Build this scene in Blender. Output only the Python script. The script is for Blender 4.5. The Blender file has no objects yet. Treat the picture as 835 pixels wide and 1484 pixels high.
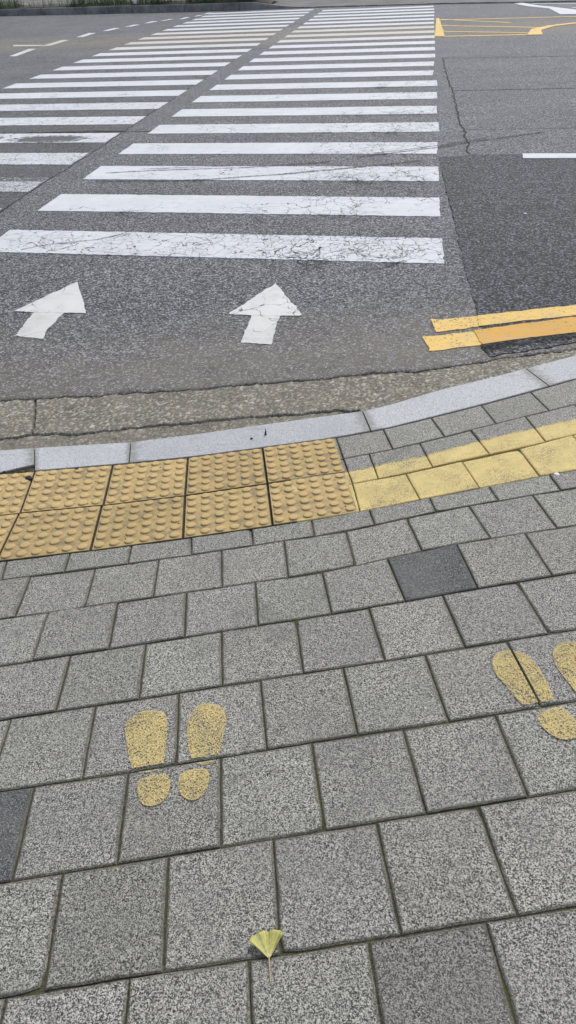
import bpy, bmesh, math, random
import numpy as np
from mathutils import Matrix, Vector, noise as mnoise
random.seed(7); rng = np.random.default_rng(11)
R = math.radians
scene = bpy.context.scene
col = scene.collection

# ------------------------------------------------------------------ camera
cam_d = bpy.data.cameras.new('camera'); cam = bpy.data.objects.new('camera', cam_d); col.objects.link(cam)
cam_d.sensor_fit = 'VERTICAL'; cam_d.sensor_height = 24.0; cam_d.lens = 24.0*960/1484
cam_d.clip_start = 0.02; cam_d.clip_end = 3000
CAM_H = 1.60
cx = Vector((0.985939, 0.161423, -0.043212)); cdn = Vector((0.073061, -0.648971, -0.757297)); cf = Vector((-0.150288, 0.743491, -0.651640))
m = Matrix((cx, -cdn, -cf)).transposed().to_4x4(); m.translation = (0, 0, CAM_H)
cam.matrix_world = m
scene.camera = cam

# ------------------------------------------------------------------ world, sun, exposure
SUN_EL, SUN_AZ = 50.0, 20.0          # azimuth clockwise from +Y (straight over the crossing)
w = bpy.data.worlds.new('World'); scene.world = w; w.use_nodes = True
nt = w.node_tree; bg = nt.nodes['Background']
sky = nt.nodes.new('ShaderNodeTexSky'); sky.sky_type = 'NISHITA'; sky.sun_disc = False
sky.sun_elevation = R(SUN_EL); sky.sun_rotation = R(SUN_AZ)
sky.dust_density = 2.0; sky.air_density = 1.0; sky.ozone_density = 1.0
hs = nt.nodes.new('ShaderNodeHueSaturation'); hs.inputs['Saturation'].default_value = 0.56
nt.links.new(sky.outputs[0], hs.inputs['Color']); nt.links.new(hs.outputs[0], bg.inputs[0])
bg.inputs[1].default_value = 0.125
sd = bpy.data.lights.new('sun', 'SUN'); sd.energy = 1.5; sd.angle = R(13); sd.color = (1.0, 0.98, 0.95)
sun = bpy.data.objects.new('sun', sd); col.objects.link(sun)
sv = Vector((math.sin(R(SUN_AZ))*math.cos(R(SUN_EL)), math.cos(R(SUN_AZ))*math.cos(R(SUN_EL)), math.sin(R(SUN_EL))))
sun.rotation_euler = (-sv).to_track_quat('-Z', 'Y').to_euler(); sun.location = (4, 10, 14)
vs = scene.view_settings
vs.view_transform = 'Standard'; vs.look = 'None'; vs.gamma = 1.0; vs.use_curve_mapping = False
vs.exposure = 0.58

# ------------------------------------------------------------------ material helper
class M:
    def __init__(s, name):
        s.m = bpy.data.materials.new(name); s.m.use_nodes = True
        s.t = s.m.node_tree; s.b = s.t.nodes['Principled BSDF']
        s.pos = s.n('NewGeometry').outputs['Position']
    def n(s, typ, **kw):
        nd = s.t.nodes.new('ShaderNode'+typ)
        for k, v in kw.items(): setattr(nd, k, v)
        return nd
    def put(s, sock, v):
        if v is None: return
        if isinstance(v, bpy.types.NodeSocket): s.t.links.new(v, sock)
        else:
            if isinstance(v, (tuple, list)) and len(v) == 3 and sock.type == 'RGBA': v = (*v, 1)
            sock.default_value = v
    def noise(s, scale, detail=2, rough=.5, vec=None, out='Fac', dim='3D', dist=0):
        nd = s.n('TexNoise', noise_dimensions=dim); s.put(nd.inputs['Vector'], vec or s.pos)
        nd.inputs['Scale'].default_value = scale; nd.inputs['Detail'].default_value = detail
        nd.inputs['Roughness'].default_value = rough; nd.inputs['Distortion'].default_value = dist
        return nd.outputs[out]
    def vor(s, scale, feature='F1', vec=None, out='Distance', dim='3D', rnd=1.0):
        nd = s.n('TexVoronoi', feature=feature, voronoi_dimensions=dim); s.put(nd.inputs['Vector'], vec or s.pos)
        nd.inputs['Scale'].default_value = scale; nd.inputs['Randomness'].default_value = rnd
        return nd.outputs[out]
    def math(s, op, a, b=None, c=None, clamp=False):
        nd = s.n('Math', operation=op, use_clamp=clamp)
        for i, v in enumerate((a, b, c)):
            if v is not None: s.put(nd.inputs[i], v)
        return nd.outputs[0]
    def ramp(s, fac, stops, interp='LINEAR'):
        nd = s.n('ValToRGB'); s.put(nd.inputs[0], fac); e = nd.color_ramp.elements; nd.color_ramp.interpolation = interp
        while len(e) < len(stops): e.new(0.5)
        for el, (p, c) in zip(e, stops):
            el.position = p; el.color = (c, c, c, 1) if isinstance(c, (int, float)) else (*c, 1)
        return nd.outputs[0]
    def mix(s, fac, a, b, blend='MIX'):
        nd = s.n('Mix', data_type='RGBA', blend_type=blend)
        s.put(nd.inputs[0], fac); s.put(nd.inputs[6], a); s.put(nd.inputs[7], b)
        return nd.outputs[2]
    def rng(s, v, a, b, c=0.0, d=1.0, smooth=True):
        nd = s.n('MapRange', interpolation_type='SMOOTHSTEP' if smooth else 'LINEAR'); s.put(nd.inputs[0], v)
        for i, x in enumerate((a, b, c, d)): nd.inputs[i+1].default_value = x
        return nd.outputs[0]
    def xyz(s, vec=None):
        nd = s.n('SeparateXYZ'); s.put(nd.inputs[0], vec or s.pos); return nd.outputs
    def scl(s, vec, sc):
        nd = s.n('VectorMath', operation='MULTIPLY'); s.put(nd.inputs[0], vec); nd.inputs[1].default_value = sc; return nd.outputs[0]
    def warp(s, amp, scale, vec=None):
        c = s.noise(scale, 2, .5, vec, 'Color')
        a = s.n('VectorMath', operation='SUBTRACT'); s.put(a.inputs[0], c); a.inputs[1].default_value = (.5, .5, .5)
        b = s.n('VectorMath', operation='SCALE'); s.put(b.inputs[0], a.outputs[0]); b.inputs['Scale'].default_value = amp
        d = s.n('VectorMath', operation='ADD'); s.put(d.inputs[0], vec or s.pos); s.put(d.inputs[1], b.outputs[0]); return d.outputs[0]
    def bump(s, h, strength, dist, prev=None):
        nd = s.n('Bump'); nd.inputs['Strength'].default_value = strength; nd.inputs['Distance'].default_value = dist
        s.put(nd.inputs['Height'], h)
        if prev is not None: s.put(nd.inputs['Normal'], prev)
        return nd.outputs[0]
    def done(s, color, rough=.85, normal=None, spec=.4, alpha=None):
        s.put(s.b.inputs['Base Color'], color); s.put(s.b.inputs['Roughness'], rough)
        s.b.inputs['Specular IOR Level'].default_value = spec
        if normal is not None: s.put(s.b.inputs['Normal'], normal)
        if alpha is not None: s.put(s.b.inputs['Alpha'], alpha)
        return s.m

# ---- sidewalk materials
def grain(k, scale=560, vec=None):
    """washed aggregate: pale grains, grey grains and dark pits"""
    v = k.warp(.002, 300, vec)
    cell = k.xyz(k.vor(scale, out='Color', vec=v))[0]
    n = k.rng(k.noise(scale*.8, 2, .5, vec), .3, .7, 0, 1, False); n2 = k.rng(k.noise(scale*.38, 3, .6, vec), .3, .7, 0, 1, False)
    g = k.math('ADD', k.math('MULTIPLY', cell, .42), k.math('ADD', k.math('MULTIPLY', n, .33), k.math('MULTIPLY', n2, .25)))
    return g, cell
def paver_mat(name, kind):
    k = M(name)
    info = k.n('ObjectInfo').outputs['Random']
    g, d = grain(k)
    if kind == 'dark':
        base = k.ramp(g, [(.30, .005), (.42, .024), (.55, .075), (.66, .15), (.80, .27)])
        base = k.mix(1, base, (.98, 1.0, 1.04), 'MULTIPLY')
    else:
        base = k.ramp(g, [(.29, .010), (.40, .060), (.48, .20), (.61, .355), (.80, .53)])
        base = k.mix(1, base, (1.03, 1.0, .88), 'MULTIPLY')
    base = k.mix(1, base, k.n('ObjectInfo').outputs['Color'], 'MULTIPLY')
    blot = k.rng(k.noise(7, 4, .6), .35, .75)
    base = k.mix(k.math('MULTIPLY', blot, .38), base, (.17, .168, .15), 'MIX')
    pt = k.vor(5.5, vec=k.warp(.02, 30))                        # trodden-in spots and drips
    spot = k.math('MULTIPLY', k.rng(pt, .05, .075, 1, 0), k.math('GREATER_THAN', k.xyz(k.vor(5.5, out='Color', vec=k.warp(.02, 30)))[1], .72))
    base = k.mix(k.math('MULTIPLY', spot, .42), base, (.05, .05, .048))
    streak = k.rng(k.noise(2.4, 5, .65, dist=.6), .56, .72)
    base = k.mix(k.math('MULTIPLY', streak, .34), base, (.10, .10, .088))
    # faint dirt and moss towards the stone's rim (attribute edge: metres from the rim)
    at = k.n('Attribute', attribute_name='edge').outputs['Fac']
    wob = k.math('ADD', at, k.math('MULTIPLY', k.math('SUBTRACT', k.noise(60, 3, .6), .5), .012))
    rim = k.rng(wob, .000, .0055, .6, 0.0)
    base = k.mix(rim, base, (.085, .08, .055))
    if kind in ('yellow', 'half'):
        py = k.noise(260, 3, .6)
        cover = k.rng(k.math('ADD', k.math('MULTIPLY', g, .65), k.math('MULTIPLY', k.noise(9, 4, .65), .6)), .40, .60)
        ycol = k.mix(k.rng(k.noise(14, 3, .6), .3, .7), (.68, .53, .20), (.58, .45, .17))
        if kind == 'half':
            pa = k.n('Attribute', attribute_name='paint').outputs['Fac']
            e = k.math('ADD', pa, k.math('ADD', k.math('MULTIPLY', k.math('SUBTRACT', k.noise(22, 2, .5), .5), .022), k.math('MULTIPLY', k.math('SUBTRACT', g, .5), .03)))
            cover = k.math('MULTIPLY', cover, k.rng(e, -.004, .006))
        base = k.mix(k.math('MULTIPLY', cover, .93), base, ycol)
    nb = k.bump(g, .9, .0022)
    nb = k.bump(k.noise(900, 2, .5), .3, .0008, nb)
    return k.done(base, .72, nb, .45)
MAT = {}
MAT['paver'] = paver_mat('washed_paver', 'grey')
MAT['paver_dark'] = paver_mat('dark_paver', 'dark')
MAT['paver_yellow'] = paver_mat('yellow_painted_paver', 'yellow')
MAT['paver_half'] = paver_mat('half_painted_paver', 'half')

k = M('tactile_yellow')
n1 = k.noise(5, 4, .6); n2 = k.noise(420, 3, .65); n3 = k.noise(60, 4, .6)
c = k.mix(k.rng(n1, .3, .7), (.46, .33, .145), (.38, .275, .122))
c = k.mix(k.math('MULTIPLY', k.rng(n2, .62, .72), .6), c, (.13, .10, .055))
c = k.mix(k.math('MULTIPLY', k.rng(n3, .5, .75), .32), c, (.22, .175, .10))
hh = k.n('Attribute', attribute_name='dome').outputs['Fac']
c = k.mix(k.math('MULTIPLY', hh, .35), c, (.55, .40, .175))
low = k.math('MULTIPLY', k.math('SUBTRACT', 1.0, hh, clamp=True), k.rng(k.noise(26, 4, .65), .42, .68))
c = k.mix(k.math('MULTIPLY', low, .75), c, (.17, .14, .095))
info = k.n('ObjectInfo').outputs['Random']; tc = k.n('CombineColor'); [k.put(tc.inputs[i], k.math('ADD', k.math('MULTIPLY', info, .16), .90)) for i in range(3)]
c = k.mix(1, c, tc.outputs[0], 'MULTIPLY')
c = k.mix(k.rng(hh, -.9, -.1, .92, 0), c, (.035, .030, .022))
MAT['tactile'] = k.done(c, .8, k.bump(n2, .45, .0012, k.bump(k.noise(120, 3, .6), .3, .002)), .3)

k = M('joint_sand')
c = k.ramp(k.noise(140, 4, .7), [(.3, (.03, .029, .02)), (.55, (.095, .09, .06)), (.75, (.19, .175, .12))])
c = k.mix(k.rng(k.noise(9, 3, .6), .45, .65), c, (.085, .092, .042))
MAT['joint'] = k.done(c, .95, k.bump(k.noise(200, 4, .7), 1, .006), .1)

k = M('granite_kerb')
v = k.warp(.003, 200)
cell = k.xyz(k.vor(330, out='Color', vec=v))[0]
c = k.ramp(cell, [(.0, .20), (.14, .33), (.4, .42), (.75, .49), (1, .56)])
c = k.mix(1, c, (.93, .945, .965), 'MULTIPLY')
scuff = k.rng(k.noise(6, 5, .7, k.scl(k.pos, (1, 2.5, 1))), .56, .74, 0, .45)
c = k.mix(scuff, c, (.20, .195, .185))
c = k.mix(k.math('MULTIPLY', k.rng(k.noise(3, 4, .6), .45, .75), .4), c, (.30, .305, .31))
info = k.n('ObjectInfo').outputs['Random']; tc = k.n('CombineColor'); [k.put(tc.inputs[i], k.math('ADD', k.math('MULTIPLY', info, .14), .88)) for i in range(3)]
c = k.mix(1, c, tc.outputs[0], 'MULTIPLY')
at = k.n('Attribute', attribute_name='edge').outputs['Fac']
c = k.mix(k.rng(k.math('ADD', at, k.math('MULTIPLY', k.math('SUBTRACT', k.noise(40, 3, .6), .5), .016)), 0, .009, .6, 0), c, (.14, .125, .095))
MAT['granite'] = k.done(c, .7, k.bump(k.noise(500, 3, .6), .35, .001), .4)

# ---- road materials
def asphalt_mat(name, lo, mid, hi, tint, dust=True, coarse=1.0, old=False):
    k = M(name)
    v = k.warp(.006, 90)
    s = 105/coarse
    cell = k.xyz(k.vor(s, out='Color', vec=v))[0]
    fine = k.noise(s*1.6, 3, .7)
    g = k.math('ADD', k.math('MULTIPLY', cell, .55), k.math('MULTIPLY', k.rng(fine, .28, .72, 0, 1, False), .45))
    c = k.ramp(g, [(.22, lo*.35), (.42, mid*.66), (.60, mid*1.15), (.76, hi*1.3), (.92, min(1, hi*2.4))])
    c = k.mix(1, c, tint, 'MULTIPLY')
    oil = k.rng(k.noise(1.9, 3, .55, k.scl(k.pos, (1, .8, 1))), .66, .78, 0, .30)
    c = k.mix(oil, c, (.03, .03, .03))
    if coarse == 1 and not dust:
        sp_ = k.rng(k.noise(3.2, 4, .6, k.scl(k.pos, (.8, 1.6, 1))), .60, .70, 0, .34); c = k.mix(sp_, c, (.135, .137, .142))
    big = k.noise(.9, 5, .6)
    c = k.mix(1, c, k.ramp(big, [(.3, .86), (.7, 1.1)]), 'MULTIPLY')
    streak = k.noise(1.0, 4, .6, k.scl(k.pos, (.35, 3.0, 1)))
    c = k.mix(1, c, k.ramp(streak, [(.3, .9), (.7, 1.08)]), 'MULTIPLY')
    X, Y, Z = k.xyz()
    if dust:
        # dried mud washed towards the gutter
        lim = k.math('SUBTRACT', Y, k.math('MULTIPLY', X, .22))
        d = k.rng(k.math('ADD', lim, k.math('MULTIPLY', k.math('SUBTRACT', k.noise(1.7, 4, .6), .5), .9)), 3.0, 4.1, .72, 0)
        c = k.mix(k.math('MULTIPLY', d, k.math('MULTIPLY', k.rng(g, .40, .62, 1, .5), k.rng(k.noise(5, 4, .6), .25, .6, .55, 1))), c, (.20, .172, .135))
        # tan soil tracked across the middle of the crossing
        s1 = k.math('ADD', Y, k.math('MULTIPLY', k.math('SUBTRACT', k.noise(.7, 4, .6), .5), 2.2))
        band = k.math('MULTIPLY', k.rng(s1, 15.8, 17.8), k.rng(s1, 18.6, 20.4, 1, 0))
        c = k.mix(k.math('MULTIPLY', band, .38), c, (.26, .215, .15))
    if old:
        # older lane left of the seam: darker, browner, alligator-cracked
        o = k.rng(k.math('ADD', X, k.math('MULTIPLY', k.math('SUBTRACT', k.noise(6, 3, .6), .5), .10)), -3.42, -3.36, 1, 0)
        oy = k.math('MULTIPLY', o, k.rng(Y, 8.6, 11, 1, .25))
        c = k.mix(k.math('MULTIPLY', oy, .48), c, (.062, .059, .055))
        e = k.vor(7, 'DISTANCE_TO_EDGE', vec=k.warp(.12, 9))
        cr = k.math('MULTIPLY', k.rng(e, .01, .035, 1, 0), k.math('MULTIPLY', k.rng(k.noise(1.1, 3, .6), .48, .6), o))
        c = k.mix(k.math('MULTIPLY', cr, .85), c, (.015, .014, .013))
    nb = k.bump(g, .8, .006*coarse)
    return k.done(c, .80, nb, .35)
MAT['asphalt'] = asphalt_mat('worn_asphalt', .035, .125, .25, (.985, .995, 1.03), old=True)
MAT['asphalt_patch'] = asphalt_mat('newer_asphalt', .008, .048, .150, (.97, .985, 1.05), dust=False)
MAT['asphalt_lip_shade'] = asphalt_mat('coarse_shaded_asphalt', .004, .020, .060, (1, 1, 1.02), dust=False, coarse=1.7)  # lip slopes away from the light; that shade is put into this colour

k = M('gutter_concrete')
pa = k.n('Attribute', attribute_name='pebble').outputs['Fac']
c = k.ramp(k.noise(150, 4, .7), [(.3, (.09, .082, .068)), (.7, (.28, .258, .21))])
c = k.mix(1, c, k.ramp(k.noise(4, 4, .6), [(.3, .72), (.7, 1.12)]), 'MULTIPLY')
pc = k.ramp(pa, [(.0, (.16, .148, .12)), (.3, (.25, .23, .178)), (.7, (.37, .345, .285)), (1, (.52, .49, .42))])
c = k.mix(k.rng(pa, .02, .10, 0, .85), c, pc)
MAT['gutter'] = k.done(c, .92, k.bump(k.noise(260, 4, .7), .8, .003), .2)

def paint_mat(name, colr, worn, kind='white'):
    k = M(name)
    X, Y, Z = k.xyz()
    oc = k.n('ObjectInfo'); den = k.n('SeparateColor'); k.put(den.inputs[0], oc.outputs['Color'])
    base_d, wear, warm = den.outputs[0], den.outputs[1], den.outputs[2]
    lane = k.math('SUBTRACT', X, k.math('ADD', -1.10, k.math('MULTIPLY', k.math('SUBTRACT', Y, 4.2), .14)))   # wheel path the cracks follow
    lane = k.math('POWER', 2.718, k.math('MULTIPLY', k.math('POWER', k.math('DIVIDE', k.math('SUBTRACT', lane, .35), .55), 2.0), -1.0))
    density = k.math('ADD', base_d, k.math('MULTIPLY', lane, .75)) if worn == 'stripe' else base_d
    fine = k.noise(240, 3, .7); big = k.noise(2.2, 5, .65)
    c = k.mix(1, colr, k.ramp(big, [(.3, .90), (.7, 1.04)]), 'MULTIPLY')
    c = k.mix(k.math('MULTIPLY', k.rng(k.noise(1.0, 4, .6, k.scl(k.pos, (1.2, 14, 1))), .5, .8), .22), c, (.42, .42, .42))
    c = k.mix(k.math('MULTIPLY', k.rng(fine, .60, .75), .28), c, (.30, .30, .30))
    c = k.mix(k.math('MULTIPLY', k.rng(k.noise(11, 5, .7), .48, .72), .32), c, (.31, .31, .305))
    c = k.mix(warm, c, (.80, .70, .50), 'MULTIPLY') if kind == 'white' else c
    # shrinkage cracks: two nets, switched on in patches
    v1 = k.warp(.10, 11); v2 = k.warp(.05, 22)
    e1 = k.vor(5.5, 'DISTANCE_TO_EDGE', vec=v1); e2 = k.vor(15, 'DISTANCE_TO_EDGE', vec=v2)
    p1 = k.noise(1.6, 3, .6); p2 = k.noise(2.7, 3, .6)
    thin = k.noise(30, 2, .5)
    wid = k.rng(thin, .35, .75, .003, .021, False)
    a1 = k.math('MULTIPLY', k.math('LESS_THAN', e1, wid), k.rng(k.math('ADD', p1, k.math('MULTIPLY', density, .45)), .64, .76))
    a2 = k.math('MULTIPLY', k.math('LESS_THAN', e2, k.math('MULTIPLY', wid, 1.8)), k.rng(k.math('ADD', p2, k.math('MULTIPLY', density, .36)), .74, .86))
    crack = k.math('MAXIMUM', a1, a2)
    # chips and bare places
    chip = k.rng(k.math('ADD', k.noise(70, 4, .7), k.math('MULTIPLY', wear, .30)), .70, .73)
    chip = k.math('MULTIPLY', chip, k.rng(k.math('ADD', k.noise(2.4, 4, .6), k.math('MULTIPLY', wear, .35)), .5, .66))
    if worn == 'stripe':
        # long scuffed hole in one of the old stripes
        def blob(x0, y0, rx_, ry_):
            q = k.math('ADD', k.math('POWER', k.math('ABSOLUTE', k.math('DIVIDE', k.math('SUBTRACT', X, x0), rx_)), 2.0), k.math('POWER', k.math('ABSOLUTE', k.math('DIVIDE', k.math('SUBTRACT', Y, y0), ry_)), 2.0))
            return k.rng(k.math('ADD', q, k.math('MULTIPLY', k.math('SUBTRACT', k.noise(13, 5, .75, k.scl(k.pos, (.8, 1.6, 1))), .5), 4.2)), .75, .95, 1, 0)
        hole = k.math('MAXIMUM', blob(-4.17, 8.00, .50, .18), blob(-4.88, 8.07, .11, .09))
        top = k.math('MULTIPLY', k.rng(Y, 6.20, 6.27), k.math('MULTIPLY', k.rng(Y, 6.40, 6.45, 1, 0), k.math('LESS_THAN', X, -3.3)))
        hole = k.math('MAXIMUM', hole, k.math('MULTIPLY', top, k.rng(k.noise(34, 4, .7), .40, .48)))
        chip = k.math('MAXIMUM', chip, hole)
        soil = k.math('ADD', Y, k.math('MULTIPLY', k.math('SUBTRACT', k.noise(.7, 4, .6), .5), 2.2))
        band = k.math('MULTIPLY', k.rng(soil, 15.8, 17.8), k.rng(soil, 18.6, 20.4, 1, 0))
        c = k.mix(k.math('MULTIPLY', band, .42), c, (.40, .31, .19))
    gap = k.ramp(k.noise(90, 3, .7), [(.35, .012), (.7, .075)])
    c = k.mix(k.math('MULTIPLY', chip, .9), c, gap)
    c = k.mix(k.math('MULTIPLY', crack, .88), c, (.035, .035, .037))
    h = k.math('SUBTRACT', k.math('MULTIPLY', fine, .3), k.math('MAXIMUM', crack, chip))
    return k.done(c, .7, k.bump(h, .7, .003), .3)
MAT['white'] = paint_mat('white_road_paint', (.57, .58, .595), 'stripe')
MAT['white_new'] = paint_mat('white_arrow_paint', (.61, .61, .60), 'arrow')
MAT['yellow_line'] = paint_mat('yellow_road_paint', (.70, .47, .13), 'line', 'yellow')
MAT['ochre_line'] = paint_mat('ochre_road_paint', (.60, .33, .055), 'line', 'yellow')

def foot_mat():
    k = M('yellow_footprint_paint')
    g, d = grain(k)
    c = k.mix(k.rng(k.noise(14, 3, .6), .3, .7), (.56, .44, .19), (.44, .35, .16))
    c = k.mix(k.rng(g, .55, .85, 0, .5), c, (.66, .54, .27))
    cover = k.rng(k.math('ADD', k.math('MULTIPLY', g, .8), k.math('MULTIPLY', k.noise(24, 4, .7), .5)), .50, .66)
    return k.done(c, .85, k.bump(g, .9, .0022), .2, cover)
MAT['foot'] = foot_mat()

def plain(name, c1, c2, scale=20, rough=.85, bump=.3, bd=.004, spec=.3):
    k = M(name); n = k.noise(scale, 4, .65)
    return k.done(k.mix(k.rng(n, .3, .7), c1, c2), rough, k.bump(n, bump, bd), spec)
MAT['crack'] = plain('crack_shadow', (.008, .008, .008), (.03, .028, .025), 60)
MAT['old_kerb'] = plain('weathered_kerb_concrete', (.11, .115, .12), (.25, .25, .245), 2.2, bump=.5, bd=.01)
MAT['soil'] = plain('verge_soil', (.03, .026, .018), (.08, .065, .045), 6, bump=.8, bd=.03)
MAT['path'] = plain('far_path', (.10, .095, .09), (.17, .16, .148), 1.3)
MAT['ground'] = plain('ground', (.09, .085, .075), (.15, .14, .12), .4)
MAT['grass'] = plain('grass_blades', (.035, .075, .018), (.085, .135, .035), 3, .6, .1)
MAT['leaf_dark'] = plain('shrub_leaves', (.015, .032, .012), (.045, .075, .025), 5, .5, .1)
MAT['bark'] = plain('bark', (.05, .038, .028), (.10, .08, .06), 25)
MAT['bag'] = plain('white_plastic', (.70, .72, .75), (.82, .83, .85), 9, .4, .4, .01)
MAT['black_stone'] = plain('black_stone', (.012, .012, .013), (.04, .04, .045), 90)
MAT['chip_white'] = plain('white_chip', (.62, .62, .60), (.80, .80, .78), 80)
MAT['dry_leaf'] = plain('dry_brown_leaf', (.10, .045, .02), (.20, .10, .045), 60)
MAT['twig'] = plain('twig', (.02, .016, .012), (.06, .05, .04), 60)
MAT['dirt_bit'] = plain('dirt_bits', (.02, .017, .013), (.06, .05, .036), 150)
k = M('tyre_rubber'); n = k.noise(40, 4, .7)
MAT['tyre'] = k.done((.06, .06, .063), .8, None, .2, k.math('MULTIPLY', k.rng(n, .30, .60), .72))
k = M('ginkgo_leaf')
ly = k.n('Attribute', attribute_name='leafr').outputs['Fac']; la = k.n('Attribute', attribute_name='leafa').outputs['Fac']
fan = k.n('CombineXYZ'); k.put(fan.inputs[0], la); st = k.noise(6, 3, .55, fan.outputs[0])
c = k.mix(k.rng(st, .40, .64), (.46, .40, .10), (.20, .225, .065))
c = k.mix(k.rng(k.noise(160, 3, .6), .45, .7, 0, .5), c, (.50, .47, .22))
c = k.mix(k.rng(ly, .0, .35, .7, 0), c, (.60, .52, .26))
MAT['ginkgo'] = k.done(c, .55, k.bump(st, .4, .001), .4)
k = M('ginkgo_stem'); MAT['stem'] = k.done(k.mix(k.noise(200), (.55, .40, .18), (.40, .28, .14)), .6)

# ------------------------------------------------------------------ object helpers
def link(name, me, mat, parent=None, **props):
    o = bpy.data.objects.new(name, me); col.objects.link(o)
    if mat is not None: me.materials.append(mat)
    if parent is not None: o.parent = parent
    for a, b in props.items(): o[a] = b
    return o
def from_bm(name, bm, mat, parent=None, smooth=False, **props):
    me = bpy.data.meshes.new(name); bm.to_mesh(me); bm.free()
    if smooth: me.shade_smooth()
    return link(name, me, mat, parent, **props)
def pydata(name, vs_, fs, mat, parent=None, smooth=False, attrs=None, **props):
    me = bpy.data.meshes.new(name); me.from_pydata([tuple(map(float, v)) for v in vs_], [], fs); me.update()
    for an, vals in (attrs or {}).items():
        a = me.attributes.new(an, 'FLOAT', 'POINT'); a.data.foreach_set('value', np.asarray(vals, dtype=np.float32))
    if smooth: me.shade_smooth()
    return link(name, me, mat, parent, **props)
def structure(name, vs_, fs, mat, **kw): return pydata(name, vs_, fs, mat, kind='structure', **kw)

# ------------------------------------------------------------------ the lie of the land
# sidewalk: a ramp falling to the dropped kerb; u along the paving rows, v towards the road (metres)
SO = np.array([-0.2846, 1.362, 0.1938]); EX = np.array([.96092, .26766, .0707]); EY = np.array([-.25473, .95485, -.15286]); EN = np.array([-.10842, .12887, .98572])
def soft(x): return x*x/(x+.5) if x > 0 else 0.0
def bend(u, v):                               # the ramp levels out beyond the crossing
    return .0707*soft(-1.35-u) - .0707*soft(u-1.6) - .150*soft(-1.15-v)
def SP(u, v, h=0.0): return SO + u*EX + v*EY + (h+bend(u, v))*EN
def to_uv(x, y):
    a = np.array([[EX[0], EY[0]], [EX[1], EY[1]]]); r = np.linalg.solve(a, np.array([x, y])-SO[:2]); return float(r[0]), float(r[1])
def mm(l): return np.array(l, float)/1000
KE = mm([(-1203,1203),(-1038,1170),(-593,1069),(-318,1046),(33,1032),(414,1013),(522,1027),(783,1108),(1061,1160),(1457,1254)])
KB = mm([(-1131,946),(-981,927),(-652,871),(-312,826),(-29,810),(260,795),(411,805),(473,806),(668,843),(882,885),(1118,940),(1336,995)])
lx = [(-9, 1.95), (-5, 2.05), (-3, 2.13), (-2.2, 2.17)]; rx = [(1.25, 3.17), (1.8, 3.40), (3.0, 3.72), (5.0, 3.95), (9.0, 4.05)]
KE = np.vstack([[to_uv(*p) for p in lx], KE, [to_uv(*p) for p in rx]])
KB = np.vstack([[to_uv(p[0], p[1]-.232) for p in lx], KB, [to_uv(p[0]+.03, p[1]-.275) for p in rx]])
KB = KB[np.argsort(KB[:, 0])]
def kev(u): return float(np.interp(u, KE[:, 0], KE[:, 1]))
def kbv(u): return float(np.interp(u, KB[:, 0], KB[:, 1]))
kew = np.array([SP(u, v) for u, v in KE])     # kerb front edge in world space
kstep = np.interp(kew[:, 0], [-1.75, -.85, -.15, .8], [.015, .04, .07, .10])
zk = np.where(kew[:, 0] < -1.75, -.09, np.minimum(kew[:, 2]-kstep, 0.0))
def sm(t): t = min(1, max(0, t)); return t*t*(3-2*t)
def ykerb(x): return float(np.interp(x, kew[:, 0], kew[:, 1]))
def zr(x, y): return float(np.interp(x, kew[:, 0], zk))*(1-sm((y-ykerb(x))/2.2))

# ------------------------------------------------------------------ ground and road
G = 700
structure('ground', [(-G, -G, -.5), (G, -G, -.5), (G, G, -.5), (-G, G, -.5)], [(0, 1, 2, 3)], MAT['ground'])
ASE = np.array([(-9,2.5),(-5,2.55),(-3,2.58),(-1.973,2.615),(-1.798,2.64),(-1.644,2.665),(-1.472,2.672),(-1.306,2.69),(-1.122,2.715),(-.989,2.727),(-.743,2.778),(-.575,2.801),(-.354,2.841),(-.095,2.906),(.053,2.926),(.242,2.995),(.43,3.07),(.531,3.11),(.668,3.17),(.859,3.23),(1.3,3.40),(1.85,3.60),(3,3.9),(5,4.12),(9,4.2)])
def ragged(x, seed, a=.011):
    return a*(mnoise.noise((x*17, seed, 0))+.6*mnoise.noise((x*45, seed, 3))+.4*mnoise.noise((x*110, seed, 7))+.9*mnoise.noise((x*4, seed, 5)))
def yase(x): return float(np.interp(x, ASE[:, 0], ASE[:, 1])) + (ragged(x, 1.3, .013) if -3 < x < 3 else 0)
def yfar(x): return float(np.interp(x, [-60, -15.4, -8.03, -5.16, .24, 4.07, 60], [38, 28.1, 26.4, 26.1, 25.2, 24.0, 16.5]))
xs = np.concatenate([np.linspace(-90, -10, 12), np.arange(-9, -2.6, .2), np.arange(-2.5, 1.3, .011), np.arange(1.4, 9.2, .2), np.linspace(10, 90, 12)])
offs = [0, .006, .02, .05, .1, .18, .3, .45, .65, .9, 1.2, 1.5, 1.9, 2.3]
rv = []
for x in xs:
    y0 = yase(x) if abs(x) < 9.1 else float(np.interp(x, ASE[:, 0], ASE[:, 1]))
    rv.append((x, y0+.001, zr(x, y0)-.05))
    for i, o in enumerate(offs):
        dz = (-.006, -.002, 0)[i] if i < 3 else 0
        rv.append((x, y0+o, zr(x, y0+o)+dz))
    rv.append((x, yfar(x)+.4, 0))
nr = len(offs)+2
rf = [(i*nr+j, (i+1)*nr+j, (i+1)*nr+j+1, i*nr+j+1) for i in range(len(xs)-1) for j in range(nr-1)]
road = structure('road', rv, rf, MAT['asphalt'])

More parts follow.
